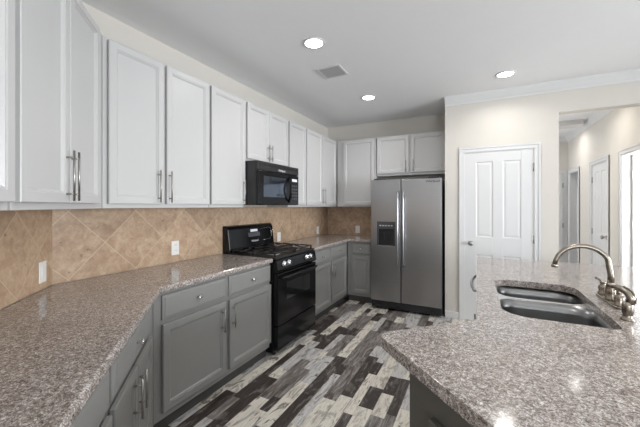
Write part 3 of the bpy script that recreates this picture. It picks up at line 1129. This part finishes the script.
# ------------------------------------------------------------------ microwave
mwX = -1.880
mw = thing('microwave', 'black over-the-range microwave with an arched handle above the range', 'microwave', (mwX, 2.336, 1.402), PI / 2)
MW, MH, MD = 0.740, 0.426, abs(XW - mwX) - 0.012
MB().box(0, MW, 0.0, MD, 0, MH, 0.003).build('body', M['blackplastic'], mw)
top = MB()
top.box(0, MW, -0.028, -0.001, 0.337, MH - 0.002, 0.004)
tp = top.build('vent_grille', M['blackplastic'], mw)
for k in range(5):
    MB().box(0.03, MW - 0.03, -0.030, -0.0275, 0.403 - k * 0.0045, 0.4045 - k * 0.0045).build('louvre', M['blackmat'], tp)
text_part('Whirlpool', 0.030, M['logo'], tp, (0.40, -0.0285, 0.352), bold=0.0006)
dr = MB().box(0.0, 0.555, -0.030, -0.001, 0.004, 0.333, 0.006).build('door', M['black'], mw)
MB().box(0.085, 0.475, -0.0325, -0.029, 0.080, 0.285, 0.001).build('window', M['mwglass'], dr)
hpts = [(0.530, -0.028, 0.035), (0.515, -0.058, 0.075), (0.508, -0.072, 0.125), (0.506, -0.077, 0.165), (0.508, -0.072, 0.205), (0.515, -0.058, 0.255), (0.525, -0.028, 0.295)]
MB().tube(hpts, [0.011, 0.012, 0.013, 0.013, 0.013, 0.012, 0.011], 12).build('handle', M['black'], dr)
pn = MB().box(0.558, MW, -0.028, -0.001, 0.004, 0.333, 0.004).build('control_panel', M['black'], mw)
MB().box(0.60, 0.705, -0.0295, -0.027, 0.262, 0.292).build('display', M['display'], pn)
for r_ in range(5):
    for c_ in range(3):
        MB().box(0.598 + c_ * 0.04, 0.626 + c_ * 0.04, -0.0292, -0.027, 0.06 + r_ * 0.036, 0.078 + r_ * 0.036).build('button', M['logodark'], pn)

# ------------------------------------------------------------------ refrigerator
FY = 4.13
fg = thing('refrigerator', 'stainless side-by-side refrigerator with a dispenser in its left door', 'refrigerator', (-1.300, FY, 0))
FW, FH = 0.896, 1.742
MB().box(0.0, FW, 0.0, 0.66, 0.03, FH - 0.005, 0.004).build('body', M['darkgrey'], fg)
SP = 0.400
FD0 = -0.055


def fridge_panel(x0_, x1_):
    mb = MB()
    mb.box(x0_, x1_, FD0, -0.004, 0.125, FH, 0.010)
    return mb


# left door: with a recess for the dispenser (built from pieces)
dx0, dx1, dz0, dz1 = 0.088, 0.322, 0.855, 1.185
mb = MB()
outer_ = round_poly([(0.0, 0.125), (SP - 0.004, 0.125), (SP - 0.004, FH), (0.0, FH)], 0.006, 3)
hole_ = round_poly([(dx0, dz0), (dx0, dz1), (dx1, dz1), (dx1, dz0)], 0.01, 3)
mb.prism_holes(outer_, [hole_], 0.0, 0.05)
bmesh.ops.transform(mb.bm, matrix=Matrix(((1, 0, 0, 0), (0, 0, 1, FD0), (0, 1, 0, 0), (0, 0, 0, 1))), verts=mb.bm.verts[:])
ld = mb.build('door', M['steel'], fg, bevel=0.006)
rd = MB().box(SP + 0.004, FW, FD0, -0.004, 0.125, FH, 0.008).build('door', M['steel'], fg)
# dispenser
dp = MB().box(dx0 + 0.001, dx1 - 0.001, FD0 + 0.040, FD0 + 0.049, dz0 + 0.001, dz1 - 0.001).build('dispenser', M['blackplastic'], ld)
fr = MB()
fr.box(dx0 - 0.006, dx0 + 0.012, FD0 - 0.006, FD0 + 0.02, dz0, dz1).box(dx1 - 0.012, dx1 + 0.006, FD0 - 0.006, FD0 + 0.02, dz0, dz1)
fr.box(dx0 + 0.012, dx1 - 0.012, FD0 - 0.008, FD0 + 0.038, 1.085, dz1)
fr.build('dispenser_frame', M['darkgrey'], dp, bevel=0.003)
MB().box(dx0 - 0.006, dx1 + 0.006, FD0 - 0.022, FD0 + 0.038, dz0 - 0.006, dz0 + 0.008, 0.003).build('drip_tray', M['steelhandle'], dp)
for k in range(5):
    MB().box(dx0 + 0.03 + k * 0.038, dx0 + 0.052 + k * 0.038, FD0 - 0.0095, FD0 - 0.007, 1.125, 1.137).build('button', M['logo'], dp)
for k in (0, 1):
    MB().box(0.14 + k * 0.07, 0.175 + k * 0.07, FD0 + 0.015, FD0 + 0.028, 0.93, 1.04, 0.004).build('paddle', M['blackmat'], dp)
# handles
for dpar, x in ((ld, SP - 0.034), (rd, SP + 0.038)):
    z0_, z1_ = 0.60, 1.585
    mb = MB()
    mb.tube([(x, FD0, z0_ + 0.01), (x, FD0 - 0.040, z0_ + 0.03), (x, FD0 - 0.052, z0_ + 0.10), (x, FD0 - 0.056, (z0_ + z1_) / 2), (x, FD0 - 0.052, z1_ - 0.10),
             (x, FD0 - 0.040, z1_ - 0.03), (x, FD0, z1_ - 0.01)], [0.013, 0.014, 0.0145, 0.0145, 0.0145, 0.014, 0.013], 14)
    mb.build('handle', M['steelhandle'], dpar)
MB().box(0.0, FW, -0.035, -0.001, 0.028, 0.118, 0.004).build('kick_grille', M['blackplastic'], fg)
for x in (0.12, 0.36, 0.80):
    MB().box(x - 0.04, x + 0.04, -0.045, -0.034, 0.05, 0.085, 0.003).build('grille_slot', M['blackmat'], fg)
MB().box(0.03, 0.16, -0.03, 0.08, FH - 0.004, FH + 0.018, 0.004).build('hinge_cover', M['blackplastic'], fg)
MB().box(FW - 0.16, FW - 0.03, -0.03, 0.08, FH - 0.004, FH + 0.018, 0.004).build('hinge_cover', M['blackplastic'], fg)
for x in (0.06, FW - 0.06):
    MB().lathe([(0.022, 0), (0.022, 0.012), (0.014, 0.014), (0.014, 0.035)], (x, 0.05, 0)).build('foot', M['blackplastic'], fg)
text_part('Whirlpool', 0.040, M['logodark'], rd, (0.795, FD0 - 0.0008, 1.690), bold=0.001)


# ------------------------------------------------------------------ outlets
def outlet(label, loc, rotz, z, kind='outlet'):
    t = thing('wall_outlet', label, 'outlet', (loc[0], loc[1], z - 0.06), rotz)
    MB().box(-0.037, 0.037, -0.006, 0.0, 0, 0.12, 0.003).build('cover_plate', M['plate'], t)
    for k in (0, 1):
        rc = MB().prism(round_poly([(-0.016, -0.015), (0.016, -0.015), (0.016, 0.015), (-0.016, 0.015)], 0.010, 4), 0, 0.002)
        bmesh.ops.transform(rc.bm, matrix=Matrix(((1, 0, 0, 0), (0, 0, -1, -0.006), (0, 1, 0, 0.036 + 0.048 * k), (0, 0, 0, 1))), verts=rc.bm.verts[:])
        r = rc.build('receptacle', M['plate'], t)
        MB().box(-0.008, -0.005, -0.0084, -0.0078, 0.034 + 0.048 * k, 0.044 + 0.048 * k).box(0.005, 0.008, -0.0084, -0.0078, 0.034 + 0.048 * k, 0.044 + 0.048 * k).build('slot', M['slot'], r)
    return t


ty = 0.0085
outlet('white outlet on the tan tile between the diagonal corner and the range', (XW + ty, 1.797, 0), PI / 2, 1.035)
outlet('white outlet on the tile just right of the range backguard', (XW + ty, 3.345, 0), PI / 2, 0.99)
outlet('small white outlet on the range wall tile near the back corner', (XW + ty, 4.44, 0), PI / 2, 1.0)
outlet('white outlet on the back wall tile beside the refrigerator', (-1.776, YB - ty, 0), 0, 1.005)
od_ = Vector((-2.237, 0.851))
tt = thing('light_switch', 'blank white plate on the diagonal tile wall at the left', 'switch', (od_.x + ty * R2, od_.y + ty * R2, 0.955), 0.75 * PI)
MB().box(-0.037, 0.037, -0.006, 0.0, 0, 0.12, 0.003).build('cover_plate', M['plate'], tt)
MB().box(-0.017, 0.017, -0.009, -0.0055, 0.027, 0.093, 0.002).build('rocker', M['plate'], tt)


# ------------------------------------------------------------------ ceiling lights and vent
def can_light(label, x, y, power=CAN_POWER, r=0.075, spread=150, first=[]):
    t = thing('recessed_light', label, 'ceiling light', (x, y, H), 0, 'recessed ceiling lights')
    if not first:
        a = MB().lathe([(r + 0.018, -0.0005), (r + 0.018, -0.006), (r, -0.008), (r - 0.002, -0.0005)], (0, 0, 0), 'Z', 32).build('trim_ring', M['trimw'], t)
        b = MB().lathe([(r - 0.004, -0.001), (r - 0.004, -0.004), (r - 0.02, -0.007), (0.01, -0.008)], (0, 0, 0), 'Z', 32).build('lens', M['lamp'], t)
        first += [a, b]
    else:
        for s_ in first:
            c = s_.copy()
            COL.objects.link(c)
            c.parent = t
    area_light('lamp_glow', (0, 0, -0.012), (0, 0, 0), 0.13, 0.13, power, CAN_COLOR, math.radians(spread), t, 'DISK')
    return t


can_light('recessed ceiling light nearest the range cabinets, left of the vent', -1.209, 2.256)
can_light('recessed ceiling light in front of the refrigerator, beyond the vent', -1.216, 3.70)
can_light('recessed ceiling light above the pantry door side of the island', 0.246, 3.677)
can_light('recessed ceiling light over the sink, above the frame', 0.246, 2.256)
can_light('recessed ceiling light over the island corner, above the camera', 0.246, 0.60)
can_light('recessed ceiling light at the hall end washing the hall wall', 1.15, 6.6, 5)
can_light('recessed ceiling light inside the hall opening', 1.10, 4.95, 5)

vt = thing('ceiling_vent', 'square white ceiling air vent between the recessed lights', 'vent', (-1.300, 2.815, H))
mb = MB()
s2, s1 = 0.126, 0.102
for a, b, c, d in ((-s2, s2, -s2, -s1), (-s2, s2, s1, s2), (-s2, -s1, -s1, s1), (s1, s2, -s1, s1)):
    mb.box(a, b, c, d, -0.010, -0.0005)
mb.build('frame', M['trimw'], vt, bevel=0.003)
MB().box(-s1, s1, -s1, s1, -0.004, -0.0005).build('duct', M['ventdark'], vt)
mb = MB()
for k in range(9):
    y = -s1 + 0.004 + k * 0.0222
    vs = [mb.bm.verts.new(p) for p in ((-s1, y, -0.0045), (s1, y, -0.0045), (s1, y + 0.016, -0.0125), (-s1, y + 0.016, -0.0125))]
    v2 = [mb.bm.verts.new((v.co.x, v.co.y, v.co.z + 0.0015)) for v in vs]
    mb.bm.faces.new(vs)
    mb.bm.faces.new(v2[::-1])
    for i in range(4):
        mb.bm.faces.new((vs[i], vs[(i + 1) % 4], v2[(i + 1) % 4], v2[i]))
mb.build('louvres', M['ventgrey'], vt)
